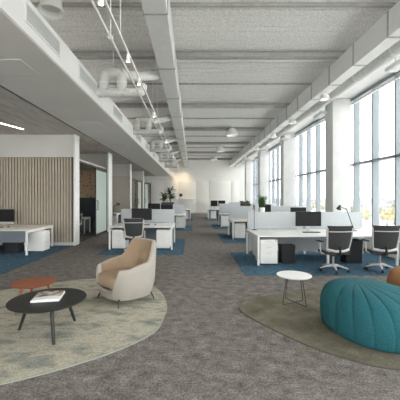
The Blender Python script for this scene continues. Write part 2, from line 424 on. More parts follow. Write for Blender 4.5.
def linear2(x, y, z, L, label):
    t = thing('linear_light', label, 'ceiling light', (x, y, z), 0, 'meeting room linear lights')
    MB().box(-0.028,0.028,-L/2,L/2,0,0.014).build('housing', M['white'], t)
    MB().box(-0.017,0.017,-L/2+0.02,L/2-0.02,-0.006,0.001).build('diffuser', M['linear'], t)
linear2(-5.8, 12.8, 2.9608, 2.4, 'linear light on the ceiling inside the first glass fronted office')
linear2(-5.6, 22.5, SZ-0.0142, 2.4, 'linear light on the ceiling inside the second glass fronted office')
# ------------------------------------------------------------------ ceiling services
def duct_rect(name, x0, x1, z0, z1, label, y0, y1, step):
    t = thing(name, label, 'air duct', (0, y0, 0))
    MB().box(x0, x1, 0, y1-y0, z0, z1, 0.01).build('trunk_casing', M['duct'], t, smooth=False)
    y = step*0.6
    while y < y1-y0-0.1:
        m = MB(); e = 0.014
        m.box(x0-e, x0, y-0.02, y+0.02, z0-e, z1); m.box(x1, x1+e, y-0.02, y+0.02, z0-e, z1); m.box(x0, x1, y-0.02, y+0.02, z0-e, z0)
        m.build('flange', M['beam'], t, smooth=False); y += step
    return t
duct_rect('ceiling_duct', -0.79, -0.404, 4.65, 5.215, 'long rectangular white duct running down the middle of the ceiling', -4.9, 30.9, 2.15)
duct_rect('ceiling_duct', 3.76, 4.06, 4.72, 5.215, 'long rectangular white duct running above the window side', -4.9, 30.9, 1.25)
def round_trunk():
    t = thing('round_duct', 'round white spiral duct running between the rectangular duct and the windows', 'air duct', (4.42, -4.9, 4.86))
    MB().tube([(0,0,0),(0,35.8,0)], 0.15, 20).build('duct_pipe', M['flex'], t)
    y = 2.0
    while y < 35:
        MB().tube([(0,y,0.14),(0,y,ZC-4.86)], 0.008, 6).build('hanger', M['duct'], t); y += 4.5
    y = 1.0
    while y < 35:
        MB().tube([(0,y-0.03,0),(0,y+0.03,0)], 0.165, 20).build('coupling', M['duct'], t); y += 1.5
round_trunk()
# side branches feeding from rectangular duct
bl = ['nearest', 'second', 'third', 'fourth', 'fifth']
for i, y in enumerate((6.9, 11.2, 15.5, 19.8, 24.1)):
    b = thing('diffuser_box', 'white air outlet box between duct and windows, %s from the camera' % bl[i], 'air outlet', (4.60, y, 4.62), 0, 'white outlet boxes by the window duct')
    MB().box(0,0.27,-0.38,0.38,0.0,0.10,0.01).build('body', M['white'], b)
    MB().box(0.03,0.24,-0.33,0.33,-0.006,0.001).build('grille', M['duct'], b)
    m = MB(); m.tube([(0.2,0.3,0.1),(0.2,0.3,0.42)], 0.01, 6); m.tube([(0.2,-0.3,0.1),(0.2,-0.3,0.42)], 0.01, 6); m.build('hanger', M['duct'], b)

def smoothpath(pts, k=6, r=0.16):
    """polyline with rounded corners"""
    pts = [Vector(p) for p in pts]; out = [pts[0]]
    for i in range(1, len(pts)-1):
        a, b, c = pts[i-1], pts[i], pts[i+1]
        d1 = min(r, (a-b).length*0.48); d2 = min(r, (c-b).length*0.48)
        p0 = b+(a-b).normalized()*d1; p1 = b+(c-b).normalized()*d2
        for j in range(k+1):
            t = j/k; out.append(p0*(1-t)**2+b*2*t*(1-t)+p1*t*t)
    out.append(pts[-1]); return out
def ribbed(pts, r):
    """resample for a slightly ribbed insulated duct"""
    out = []; rs = []
    tot = 0
    for a, b in zip(pts, pts[1:]):
        n = max(1, int((b-a).length/0.05))
        for j in range(n):
            out.append(a.lerp(b, j/n)); rs.append(r*(1+0.035*math.sin(tot*2.1))); tot += 1
    out.append(pts[-1]); rs.append(r); return out, rs
def duct_loop(y, label):
    t = thing('duct_loop', label, 'air duct', (0, y, 0), 0, 'white flexible duct loops above the soffit')
    m = MB(); r = 0.112
    p, rs = ribbed(smoothpath([(-2.15,0,4.20),(-2.15+0.12,0,4.05) if 0 else (-2.10,0,4.10),(-2.02,0,4.45),(-2.02,0,4.46)],4,0.1), r)
    # elbow from the soffit up and over, then down to the lower run
    path = smoothpath([(-2.149,0.0,4.04),(-2.02,0.0,4.04),(-2.02,0.0,4.48),(-1.60,0.0,4.48),(-1.60,0.0,4.06)], 7, 0.17)
    p, rs = ribbed(path, r); m.tube(p, rs, 14); m.build('riser_loop', M['flex'], t)
    m = MB(); path = smoothpath([(-2.03,0,4.04),(-1.15,0,4.04),(-1.15,0.12,4.22)], 6, 0.12); p, rs = ribbed(path, r*0.93); m.tube(p, rs, 14)
    m.build('lower_run', M['flex'], t)
    m = MB(); path = smoothpath([(-1.62,0,4.46),(-1.35,0.2,4.48),(-0.80,1.05,4.86)], 6, 0.2); p, rs = ribbed(path, r*1.05); m.tube(p, rs, 14)
    m.build('branch', M['flex'], t)
    m = MB()
    for (x, z) in ((-2.02,4.25),(-1.60,4.25)):
        m.tube([(x,0,z-0.015),(x,0,z+0.015)], r*1.08, 14)
    m.build('clamp', M['duct'], t)
    m = MB(); m.tube([(-1.8,0,4.58),(-1.8,0,ZC-0.02)], 0.008, 6); m.build('hanger', M['duct'], t)
    return t
ll = ['largest white flexible duct loop, rising from the soffit edge nearest the camera',
      'second white flexible duct loop from the camera, above the soffit edge',
      'third white flexible duct loop from the camera, above the soffit edge',
      'fourth white flexible duct loop from the camera, above the soffit edge',
      'farthest white flexible duct loop above the soffit, near the end wall']
L0 = duct_loop(6.97, ll[0])
for i, y in enumerate((11.2, 15.5, 19.8, 24.1)): dup(L0, (0, y, 0), label=ll[i+1])

# white rails with spotlights
t = thing('lighting_track', 'slim white lighting track with small spotlights, running the length of the ceiling', 'track', (-0.985, 0, 3.85))
MB().box(-0.012,0.012,1.0,30.5,0,0.035).build('rail', M['white'], t)
for y in (4.2, 8.7, 13.2, 17.3, 21.6, 26):
    m = MB(); m.tube([(0,y,0.035),(0,y,ZC-3.85)], 0.006, 6); m.build('hanger', M['duct'], t)
t = thing('conduit', 'white conduit pipe parallel to the lighting track on the soffit side', 'pipe', (-1.12, 0, 3.84))
MB().tube([(0,1,0),(0,30.5,0)], 0.016, 8).build('tube', M['white'], t)
for y in (4.2, 8.7, 13.2, 17.5, 21.8, 26.2):
    m = MB(); m.tube([(0,y,0.02),(0,y,ZC-3.8402)], 0.006, 6); m.tube([(0,y-0.04,0),(0,y+0.04,0)], 0.032, 8); m.build('bracket', M['white'], t)
def spot(label, loc):
    t = thing('track_spotlight', label, 'spotlight', loc, 0, 'lit spotlights on the ceiling track')
    MB().lathe([(0.022,-0.0),(0.024,-0.02),(0.033,-0.10),(0.035,-0.115),(0.028,-0.115),(0.025,-0.09)], n=18, capt=False).build('housing', M['white'], t)
    MB().lathe([(0.027,-0.108),(0.027,-0.112)], n=16).build('bulb', M['warm'], t)
    return t
ord6 = ['first (nearest the camera, at the top edge of the photo)', 'second', 'third', 'fourth', 'fifth', 'sixth', 'seventh']
S0 = None
for i, y in enumerate((3.30, 4.70, 5.66, 7.93, 11.6, 16.0, 22.0)):
    lab = 'small lit white spotlight on the ceiling track, %s from the camera' % ord6[i] if i else 'small lit white spotlight on the ceiling track, nearest the camera'
    S0 = spot(lab, (-0.985, y, 3.85)) if S0 is None else dup(S0, (-0.985, y, 3.85), label=lab)
    l = bpy.data.lights.new('spot_beam', 'SPOT'); l.energy = 12; l.color = (1,0.82,0.6); l.spot_size = 1.2; l.spot_blend = 0.6; l.shadow_soft_size = 0.04
    lo = bpy.data.objects.new('spot_beam', l); COL.objects.link(lo); lo.location = (-0.985, y, 3.72)
# dome spots below window-side duct
ds = ['nearest', 'second nearest', 'third', 'fourth', 'farthest']
D0 = None
for i, y in enumerate((8.97, 11.85, 14.6, 18.4, 22.6)):
    lab = 'small white bell lamp under the window side duct, %s' % ds[i]
    if D0 is None:
        D0 = thing('duct_lamp', lab, 'lamp', (3.9, y, 4.705), 0, 'small bell lamps under the window side duct')
        MB().lathe([(0.02,0),(0.03,-0.03),(0.10,-0.06),(0.13,-0.13),(0.135,-0.20),(0.12,-0.20),(0.09,-0.12)], n=24, capt=False).build('shade', M['white'], D0)
        MB().lathe([(0.09,-0.15),(0.09,-0.155)], n=20).build('bulb', M['warmlow'], D0)
    else: dup(D0, (3.9, y, 4.705), label=lab)
# pendant domes
def dome(label, loc, r, h, ztop):
    t = thing('pendant_lamp', label, 'pendant lamp', loc, 0, 'white dome pendant lamps')
    prof = [(0.03, h)]+[(r*math.sin(a), h*0.02+h*math.cos(a)**0.9*0.95) for a in [PI/2*q/10 for q in range(2, 10)]]+[(r,0),(r-0.012,0)]
    prof += [((r-0.015)*math.sin(a), h*0.9*math.cos(a)**0.9) for a in [PI/2*q/8 for q in range(7, 1, -1)]]
    MB().lathe(prof, n=32, capt=False).build('shade', M['white'], t)
    MB().lathe([(r*0.3,h*0.25),(r*0.42,h*0.4),(r*0.3,h*0.55)], n=20).build('bulb', M['warmlow'], t)
    m = MB(); m.tube([(0,0,h-0.01),(0,0,ztop-loc[2])], 0.008, 6); m.build('cord', M['duct'], t)
    m = MB(); m.lathe([(0.06,ztop-loc[2]-0.04),(0.06,ztop-loc[2]-0.001)], n=16); m.build('canopy', M['duct'], t)
dome('largest white dome pendant in the middle ceiling, between centre duct and windows', (2.12, 16.15, 4.90), 0.30, 0.42, ZC)
dome('middle one of the three white dome pendants before the end wall', (2.10, 22.3, 4.96), 0.30, 0.40, ZC)
dome('smallest white dome pendant, closest to the end wall', (1.98, 27.5, 4.98), 0.30, 0.38, ZC)
t = thing('canister_lamp', 'big white drum lamp cropped by the top edge, above the soffit', 'pendant lamp', (-2.40, 5.2, 4.80))
MB().lathe([(0.14,0.601),(0.16,0.58),(0.178,0.09),(0.210,0.03),(0.213,0.0),(0.195,0.0),(0.16,0.10)], n=32, capt=False, capb=True).build('shade', M['duct'], t)
MB().lathe([(0.155,0.10),(0.155,0.105)], n=24).build('diffuser', M['offwhite'], t)

# ------------------------------------------------------------------ rugs and carpets
def crom(pts, k=10):
    n = len(pts); out = []
    for i in range(n):
        p0, p1, p2, p3 = [Vector(pts[(i+j-1)%n]) for j in range(4)]
        for q in range(k):
            t = q/k
            out.append(tuple(0.5*((2*p1)+(p2-p0)*t+(2*p0-5*p1+4*p2-p3)*t*t+(3*p1-p0-3*p2+p3)*t**3)))
    return out
def rug(name, pts, mat, emat, label):
    t = thing(name, label, 'rug', (0,0,0))
    c = crom(pts); a = sum((c[i][0]*c[(i+1)%len(c)][1]-c[(i+1)%len(c)][0]*c[i][1]) for i in range(len(c)))
    if a < 0: c = c[::-1]
    MB().prism(c, 0.001, 0.0125).build('pile', mat, t, smooth=False)
    m = MB(); n = len(c)
    pts3 = [Vector((x, y, 0.008)) for x, y in c]
    ins = []; outr = []
    for i in range(n):
        tg = (pts3[(i+1)%n]-pts3[i-1]).normalized(); nm = Vector((tg.y, -tg.x, 0))
        outr.append(pts3[i]+nm*0.012); ins.append(pts3[i]-nm*0.006)
    A = [m.bm.verts.new((p.x,p.y,0.0005)) for p in outr]; B = [m.bm.verts.new((p.x,p.y,0.0122)) for p in outr]
    Cc = [m.bm.verts.new((p.x,p.y,0.0122)) for p in ins]
    for i in range(n):
        j = (i+1)%n; m.bm.faces.new((A[i],A[j],B[j],B[i])); m.bm.faces.new((B[i],B[j],Cc[j],Cc[i]))
    m.build('binding', emat, t, smooth=False)
rug('pebble_rug', [(-.395,4.66),(-.61,5.41),(-1.1,5.95),(-1.93,6.10),(-2.45,5.93),(-3.36,5.32),(-3.96,4.4),(-3.94,3.3),(-3.5,2.55),(-2.6,2.38),(-1.69,2.68),(-.95,3.145),(-.50,3.65),(-.40,4.09)],
    M['rug_left'], M['rug_edge_l'], 'large oval rug in mottled beige, sage and blue under the armchair')
rug('pebble_rug', [(.717,4.554),(.794,4.176),(1.225,3.459),(1.6,3.087),(1.984,2.909),(2.9,2.85),(3.9,3.3),(4.4,4.3),(4.0,5.3),(3.0,5.65),(2.1,5.45),(1.48,5.16),(.93,4.886)],
    M['rug_right'], M['rug_edge'], 'olive brown oval rug under the teal pouf and white side table')
def carpet(x0, x1, y0, y1, label):
    o = MB().box(x0, x1, y0, y1, 0.0005, 0.006).build('blue_carpet', M['blue'], smooth=False)
    tag(o, label, 'carpet', 'blue carpet areas under the desks')
carpet(-9.45, -4.05, 3.0, 10.36, 'blue carpet under the desk in front of the slatted wall')
carpet(-2.73, -0.25, 8.68, 12.0, 'blue carpet under the first desk of the middle row, behind the armchair')
carpet(-2.73, 0.02, 14.9, 17.6, 'blue carpet under the second desk of the middle row')
carpet(-2.5, 0.05, 21.4, 24.2, 'blue carpet under the farthest desk of the middle row')
carpet(1.12, 5.35, 6.40, 9.12, 'largest blue carpet, under the window side desk with two office chairs')
carpet(1.12, 5.35, 10.95, 13.7, 'blue carpet under the second window side desk')
carpet(1.12, 5.35, 15.6, 18.4, 'blue carpet under the third window side desk')
carpet(0.95, 5.35, 21.4, 24.4, 'blue carpet under the farthest window side desk')

# ------------------------------------------------------------------ desks
F = 0.0065
def bench(x0, x1, y0, y1, label, scr=None, scrz=1.22, group='white bench desks', modesty='back', mids=(), top=None):
    t = thing('bench_desk', label, 'desk', (x0, y0, F), 0, group); w = x1-x0; d = y1-y0; z = 0.714
    MB().box(0, w, 0, d, z-0.03, z, 0.004).build('tabletop', top or M['desk'], t)
    for x in [0]+list(mids)+[w-0.05]:
        m = MB(); zt = z-0.0305
        m.box(x+0.001, x+0.049, 0.012, 0.062, 0, zt, 0.003); m.box(x+0.001, x+0.049, d-0.062, d-0.012, 0, zt, 0.003)
        m.box(x+0.001, x+0.049, 0.062, d-0.062, zt-0.055, zt)
        m.build('leg_frame', M['desk'], t, smooth=False)
    if modesty == 'back': MB().box(0.06, w-0.06, d-0.10, d-0.075, 0.10, z-0.035).build('modesty_panel', M['screendark' if 0 else 'screen'], t)
    elif modesty == 'dark': MB().box(0.06, w-0.06, d-0.10, d-0.075, 0.06, z-0.035).build('modesty_panel', M['screendark'], t)
    else: MB().box(0.05+0.002, w-0.06, 0.03, 0.055, 0.36, z-0.035).build('modesty_panel', M['screendark'], t)
    for (a, b) in (scr or []):
        o = MB().box(a-x0, b-x0, d-0.055, d-0.025, z+0.012, scrz, 0.008).build('privacy_screen', M['screen'], t)
        for xx in (a-x0+0.15, b-x0-0.15): MB().box(xx-0.03, xx+0.03, d-0.065, d-0.015, z, z+0.03).build('screen_clamp', M['alu'], o)
    return t
bench(1.57, 4.95, 7.29, 8.87, 'long white bench desk by the windows with two office chairs pulled up', [(1.60,3.22),(3.26,4.93)], 1.21, mids=(1.67,))
bench(1.57, 5.05, 11.84, 13.3, 'second white window side bench desk, behind the one with two chairs', [(1.60,2.70),(3.2,5.0)], 1.25, mids=(1.67,), modesty='dark')
bench(1.57, 5.05, 16.6, 18.1, 'third white window side bench desk from the camera', [(1.60,3.2),(3.24,5.0)], 1.25, mids=(1.67,), modesty='dark')
bench(1.22, 4.6, 22.6, 24.0, 'farthest window side bench desk, carrying two dark monitors', [(2.9,4.5)], 1.22, modesty='dark')
bench(-2.60, -0.61, 9.5, 11.1, 'white middle row bench desk directly behind the armchair', [(-2.57,-0.64)], 1.20, modesty='dark')
bench(-2.45, -0.35, 15.75, 17.3, 'second white bench desk of the middle row, in front of the tall plants', [(-2.42,-0.38)], 1.24, modesty='dark')
bench(-2.2, -0.12, 22.2, 23.7, 'farthest white bench desk of the middle row', [(-2.17,-1.2)], 1.20, modesty='dark', top=M['deskoak'])
bench(-9.2, -4.64, 8.57, 10.2, 'white bench desk in front of the slatted wall', modesty='front', mids=(2.6,), top=M['deskoak'])
bench(-6.3, -4.16, 16.9, 18.3, 'white desk in the open bay by the beige fabric wall', modesty='dark')
bench(-6.6, -4.75, 13.5, 14.3, 'white desk inside the glass fronted office', modesty='dark')

# pedestals
def pedestal(x, y, label, rz=0, z=F, h=0.61, w=0.42, d=0.56, proto=[None]):
    if proto[0] is None:
        t = thing('drawer_pedestal', label, 'drawer unit', (x, y, z), rz, 'white drawer pedestals')
        MB().box(-w/2, w/2, 0.018, d, 0.03, h, 0.006).build('body', M['desk'], t)
        zz = [0.04, 0.30, 0.455, 0.60]
        for a, b in ((0.04,0.295),(0.303,0.448),(0.456,0.602)):
            dr = MB().box(-w/2+0.004, w/2-0.004, 0, 0.0175, a, b, 0.003).build('drawer', M['desk'], t)
            MB().box(-0.06, 0.06, -0.008, 0.0, b-0.028, b-0.016, 0.002).build('handle', M['alu'], dr)
        MB().tube([(w/2-0.05,-0.004,0.585),(w/2-0.05,0.0,0.585)], 0.011, 12).build('lock', M['black'], t)
        for sx in (-1,1):
            for yy in (0.08, d-0.06):
                m = MB(); m.tube([(sx*(w/2-0.06)-0.012,yy,0.015),(sx*(w/2-0.06)+0.012,yy,0.015)], 0.015, 12); m.build('caster', M['black'], t)
        proto[0] = t; return t
    return dup(proto[0], (x, y, z), rz, label)
pedestal(1.86, 7.36, 'white drawer pedestal under the left end of the window desk with two chairs')
pedestal(1.93, 8.12, 'white drawer pedestal behind the front one at the same window desk end')
pedestal(1.88, 11.92, 'white drawer pedestal under the second window side desk')
pedestal(1.85, 16.68, 'white drawer pedestal under the third window side desk')
pedestal(1.60, 22.7, 'white drawer pedestal under the farthest window side desk')
pedestal(-2.30, 9.56, 'white drawer pedestal left of the chair at the desk behind the armchair')
pedestal(-0.91, 9.56, 'white drawer pedestal under the right end of the desk behind the armchair')
pedestal(-0.63, 15.82, 'white drawer pedestal at the end of the second middle row desk')
pedestal(-0.48, 22.3, 'white drawer pedestal at the farthest middle row desk')
pedestal(-4.43, 9.30, 'white drawer pedestal sticking out under the desk by the slatted wall, facing the aisle', rz=PI/2)
pedestal(-4.45, 16.95, 'white drawer pedestal at the end of the desk by the beige fabric wall')

# bins
def bin_(x, y, w, d, h, label, g='black bins under the desks'):
    t = thing('waste_bin', label, 'bin', (x, y, F), 0, g)
    def sec(z, k): return (w/2*k, d/2*k, z)
    m = MB()
    lv = [(0,0.90),(h,1.0),(h,0.94),(0.04,0.84)]
    def fn(u, v):
        i = min(int(round(v*3)), 3); z, kk = lv[i]; a = u*2*PI; c, s = math.cos(a), math.sin(a); p = 0.28
        return (w/2*kk*math.copysign(abs(c)**p, c), d/2*kk*math.copysign(abs(s)**p, s), z)
    g_ = m.grid(fn, 40, 4, True); m.bm.faces.new([r[0] for r in g_][::-1]); m.bm.faces.new([r[3] for r in g_])
    m.build('bin_body', M['black'], t)
    m = MB()
    def fr(u, v):
        a = u*2*PI; c, s = math.cos(a), math.sin(a); p = 0.28; kk = 1.0+0.02*math.cos(v*2*PI); return (w/2*kk*math.copysign(abs(c)**p, c), d/2*kk*math.copysign(abs(s)**p, s), h+0.006*math.sin(v*2*PI))
    m.grid(fr, 40, 7, True); m.build('rim', M['charcoal'], t)
bin_(2.38, 7.68, 0.36, 0.34, 0.44, 'black waste bin beside the white pedestal under the window side desk')
bin_(4.02, 7.72, 0.46, 0.40, 0.56, 'tall black bin between the two office chairs under the window side desk')
bin_(-5.30, 9.05, 0.50, 0.36, 0.30, 'low black bin under the desk by the slatted wall')

# monitors
def monitor(x, y, label, w=0.66, h=0.40, zb=0.135, rz=0, z=0.7207, silver=False, proto={}):
    key = (w, h, zb, silver)
    if key in proto: return dup(proto[key], (x, y, z), rz, label)
    t = thing('computer_monitor', label, 'monitor', (x, y, z), rz, 'dark computer monitors on the desks')
    MB().box(-w/2, w/2, 0, 0.028, zb, zb+h, 0.005).build('casing', M['black'], t)
    MB().box(-w/2+0.010, w/2-0.010, -0.002, 0.001, zb+0.012, zb+h-0.010).build('display', M['monitor'], t)
    if silver: MB().box(-w/2, w/2, -0.001, 0.026, zb-0.062, zb-0.001, 0.004).build('chin', M['silver'], t)
    m = MB(); m.box(-0.035,0.035,0.03,0.05,0.006,zb+h*0.5,0.004); m.box(-0.03,0.03,0.028,0.05,zb+h*0.4,zb+h*0.55); m.build('stand', M['alu'], t)
    m = MB(); m.box(-0.11,0.11,-0.06,0.12,0,0.008,0.003); m.build('base', M['alu'], t)
    proto[key] = t; return t
monitor(3.17, 8.30, 'black monitor on the window side desk, left of the first office chair', w=0.70, h=0.40)
monitor(-1.74, 10.55, 'black monitor on the desk directly behind the armchair, facing its chair', w=0.70, h=0.40)
monitor(-6.02, 9.75, 'black monitor with silver chin on the desk by the slatted wall', w=0.66, h=0.40, silver=True)
monitor(3.05, 12.75, 'monitor on the second window side desk, next to the bushy plant', w=0.50, h=0.44, zb=0.18)
monitor(4.45, 12.75, 'monitor on the second window side desk, toward the windows', w=0.66, h=0.36)
monitor(-2.08, 16.75, 'monitor on the second middle row desk, left of the two', w=0.66, h=0.44)
monitor(-1.38, 16.75, 'monitor on the second middle row desk, right of the two', w=0.66, h=0.40)
monitor(1.70, 23.4, 'left one of the two monitors on the farthest window side desk', w=0.54, h=0.44, zb=0.22)
monitor(2.28, 23.4, 'right one of the two monitors on the farthest window side desk', w=0.54, h=0.44, zb=0.22)
# keyboards, mice
def keyboard(x, y, label, rz=0, proto=[None]):
    if proto[0]: return dup(proto[0], (x, y, 0.7207), rz, label)
    t = thing('keyboard', label, 'keyboard', (x, y, 0.7207), rz, 'keyboards on the desks')
    MB().box(-0.22,0.22,-0.065,0.065,0,0.014,0.004).build('tray', M['charcoal'], t)
    m = MB()
    for r in range(5):
        for c in range(15): m.box(-0.208+c*0.028,-0.184+c*0.028,-0.056+r*0.023,-0.037+r*0.023,0.0142,0.019)
    m.build('keys', M['black'], t, smooth=False); proto[0] = t; return t
def mouse(x, y, label, proto=[None]):
    if proto[0]: return dup(proto[0], (x, y, 0.7207), 0, label)
    m = MB()
    def fn(u, v):
        a = u*2*PI; b = v*PI/2; return (0.031*math.cos(a)*math.cos(b), 0.055*math.sin(a)*math.cos(b), 0.034*math.sin(b))
    g = m.grid(fn, 20, 7, True); m.bm.faces.new([r[0] for r in g][::-1]); bmesh.ops.remove_doubles(m.bm, verts=m.bm.verts[:], dist=0.0005)
    o = m.build('computer_mouse', M['black'], loc=(x, y, 0.7207)); tag(o, label, 'mouse', 'computer mice on the desks'); proto[0] = o; return o
keyboard(3.12, 7.98, 'dark keyboard in front of the monitor on the window side desk')
keyboard(-1.62, 10.1, 'dark keyboard on the desk directly behind the armchair')
keyboard(-6.0, 9.3, 'dark keyboard on the desk by the slatted wall')
mouse(3.55, 7.98, 'black mouse beside the keyboard on the window side desk')
mouse(-1.22, 10.15, 'black mouse beside the keyboard on the desk behind the armchair')
mouse(-5.66, 9.4, 'black mouse beside the keyboard on the desk by the slatted wall')

# desk lamps
def desk_lamp(x, y, pts, hd, label, mat, shadem, r=0.011, hs=1.0):
    t = thing('desk_lamp', label, 'desk lamp', (x, y, 0.7207), 0, 'slim desk lamps')
    MB().lathe([(0.08,0),(0.08,0.012),(0.02,0.02)], n=24).build('base', mat, t)
    m = MB(); P = [Vector(p) for p in pts]; m.tube(smoothpath(P, 4, 0.05), r, 8); m.build('arm', mat, t)
    for p in P[1:-1]:
        j = MB(); j.tube([p-Vector((0,0.014,0)), p+Vector((0,0.014,0))], 0.014, 10); j.build('joint', mat, t)
    e = P[-1]; d = Vector(hd).normalized()
    m = MB(); m.tube([e-d*0.05, e-d*0.03, e+d*0.0, e+d*0.075], [0.018*hs,0.03*hs,0.04*hs,0.07*hs], 18, caps=False)
    m.tube([e-d*0.052, e-d*0.045], 0.02, 12); m.build('shade', shadem, t)
    m = MB(); m.tube([e+d*0.03, e+d*0.05], 0.025, 12); m.build('bulb', M['offwhite'], t)
desk_lamp(4.44, 8.35, [(0,0,0.01),(-0.21,0,0.60),(-0.40,0,0.66)], (-0.35,-0.1,-0.8), 'black articulated desk lamp at the window side desk between the two chairs', M['blackmetal'], M['blackmetal'])
desk_lamp(1.76, 8.62, [(0,0,0.01),(0,0,0.62),(-0.03,-0.10,0.66)], (-0.2,-0.6,-0.6), 'slim black lamp at the left end of the window side desk', M['blackmetal'], M['blackmetal'], r=0.008, hs=0.5)
desk_lamp(-4.40, 17.1, [(0,0,0.01),(0.02,0,0.42),(0.24,0,0.55)], (0.5,-0.2,-0.75), 'black desk lamp in front of the beige fabric wall', M['blackmetal'], M['blackmetal'], r=0.015, hs=1.6)

# ------------------------------------------------------------------ task chairs
def task_chair(label, loc, rz):
    t = thing('office_chair', label, 'office chair', loc, rz, 'grey mesh office chairs')
    # five star base
    for k in range(5):
        a = PI/2+0.35+k*2*PI/5; d = Vector((math.cos(a), math.sin(a), 0))
        m = MB(); m.tube([d*0.02+Vector((0,0,0.125)), d*0.16+Vector((0,0,0.115)), d*0.30+Vector((0,0,0.078))], [0.026,0.022,0.014], 8)
        m.build('base_arm', M['silver'], t)
        c = MB(); p = d*0.30+Vector((0,0,0.032)); s = Vector((-d.y, d.x, 0))
        c.tube([p-s*0.026, p-s*0.006], 0.031, 14); c.tube([p+s*0.006, p+s*0.026], 0.031, 14); c.tube([p, p+Vector((0,0,0.045))], 0.010, 8)
        c.build('caster', M['black'], t)
    m = MB(); m.tube([(0,0,0.10),(0,0,0.16)], 0.035, 14); m.tube([(0,0,0.16),(0,0,0.36)], 0.024, 14); m.build('gas_column', M['alu'], t)
    m = MB(); m.box(-0.10,0.10,-0.16,0.10,0.355,0.40,0.012); m.build('tilt_mechanism', M['black'], t)
    # seat (front = +Y)
    m = MB()
    def seat(u, v):
        x = (u-0.5)*0.50; y = -0.23+v*0.48; e = max(abs(u-0.5)*2, 0)
        return (x*(1-0.06*v), y, 0.455+0.010*e*e-0.035*max(0,(v-0.8)/0.2)**2)
    top = m.grid(seat, 11, 11)
    def seat2(u, v):
        p = seat(u, v); return (p[0]*0.97, p[1], 0.402)
    bot = m.grid(seat2, 11, 11)
    for i in range(10):
        m.bm.faces.new((top[i][0],top[i+1][0],bot[i+1][0],bot[i][0])); m.bm.faces.new((top[i][10],bot[i][10],bot[i+1][10],top[i+1][10]))
        m.bm.faces.new((top[0][i],bot[0][i],bot[0][i+1],top[0][i+1])); m.bm.faces.new((top[10][i],top[10][i+1],bot[10][i+1],bot[10][i]))
    m.build('seat', M['charcoal'], t)
    # backrest: frame outline curve, leaning back slightly, concave toward sitter
    def bp(u, v, off=0.0):   # u -1..1, v 0..1
        w = 0.228+0.035*math.sin(v*PI*0.62)+0.012*v
        x = u*w; y = -0.235-0.10*v**1.3+0.05*(u*u)-0.02*math.sin(v*PI)+off; z = 0.47+v*0.545
        return Vector((x, y, z))
    out = []
    N = 12
    for i in range(N+1): out.append(bp(1, 0.04+0.92*i/N))
    fr = MB()
    left = [bp(-1, 0.05+0.90*i/N) for i in range(N+1)]; right = [bp(1, 0.95-0.90*i/N) for i in range(N+1)]
    topc = [bp(-1+2*i/8, 1.0 if 0 < i < 8 else 0.97) for i in range(1, 8)]; botc = [bp(1-2*i/8, 0.0) for i in range(1, 8)]
    loop = left+topc+right+botc; loop.append(loop[0]); 
    fr.tube(loop+[loop[1]], 0.021, 8, caps=False); fr.build('back_frame', M['silver'], t)
    m = MB()
    a = m.grid(lambda u, v: bp((u-0.5)*1.92, 0.02+0.95*v), 13, 15)
    me = m; b = m.grid(lambda u, v: bp((u-0.5)*1.92, 0.02+0.95*v, -0.008), 13, 15)
    m.build('back_mesh', M['charcoal'], t, fix=False)
    m = MB(); m.grid(lambda u, v: bp((u-0.5)*2.04, 0.93+0.10*v, -0.022), 11, 4); m.grid(lambda u, v: bp((u-0.5)*2.04, 0.93+0.10*v, 0.018), 11, 4)
    g1 = [bp((i/10-0.5)*2.04, 1.03, -0.022) for i in range(11)]; g2 = [bp((i/10-0.5)*2.04, 1.03, 0.018) for i in range(11)]
    va = [m.bm.verts.new(p) for p in g1]; vb = [m.bm.verts.new(p) for p in g2]
    for i in range(10): m.bm.faces.new((va[i],va[i+1],vb[i+1],vb[i]))
    m.build('head_band', M['charcoal'], t, fix=False)
    m = MB(); m.tube([bp(-0.9,0.80,-0.02), bp(-0.45,0.80,-0.025), bp(0,0.80,-0.028), bp(0.45,0.80,-0.025), bp(0.9,0.80,-0.02)], 0.010, 8); m.build('cross_bar', M['silver'], t)
    m = MB(); m.tube([(0,-0.10,0.385),(0,-0.24,0.40),(0,-0.285,0.47),(0,-0.295,0.60)], [0.03,0.03,0.026,0.018], 10); m.build('back_support', M['black'], t)
    m = MB(); m.tube([bp(-0.98,0.07,-0.012), bp(-0.4,0.02,-0.035), bp(0.4,0.02,-0.035), bp(0.98,0.07,-0.012)], 0.028, 8); m.build('lower_bar', M['silver'], t)
    for s in (-1, 1):
        m = MB(); m.tube(smoothpath([(s*0.20,-0.02,0.39),(s*0.30,-0.02,0.41),(s*0.305,-0.01,0.655)],5,0.06), 0.015, 8)
        a_ = m.build('armrest', M['silver'], t)
        m = MB(); m.box(s*0.305-0.04, s*0.305+0.04, -0.12, 0.13, 0.655, 0.685, 0.012); m.build('arm_pad', M['charcoal'], a_)
    return t
C0 = task_chair('grey mesh office chair at the window side desk, in front of the black lamp bin, left of the pair', (3.14, 6.78, F), 0.06)
C0['label'] = 'grey mesh office chair at the window side desk, left one of the pair'
dup(C0, (4.22, 6.85, F), -0.12, 'grey mesh office chair at the window side desk, right one of the pair')
dup(C0, (-1.71, 9.05, F), 0.12, 'grey mesh office chair at the desk directly behind the armchair')
dup(C0, (-5.02, 13.0, F-0.0055), 0.5, 'pale office chair inside the glass fronted office')
dup(C0, (-1.5, 15.2, F), 0.3, 'office chair at the second middle row desk')
dup(C0, (2.9, 11.1, F), 0.2, 'office chair at the second window side desk')
dup(C0, (-0.75, 21.75, F), -0.5, 'office chair at the farthest middle row desk')

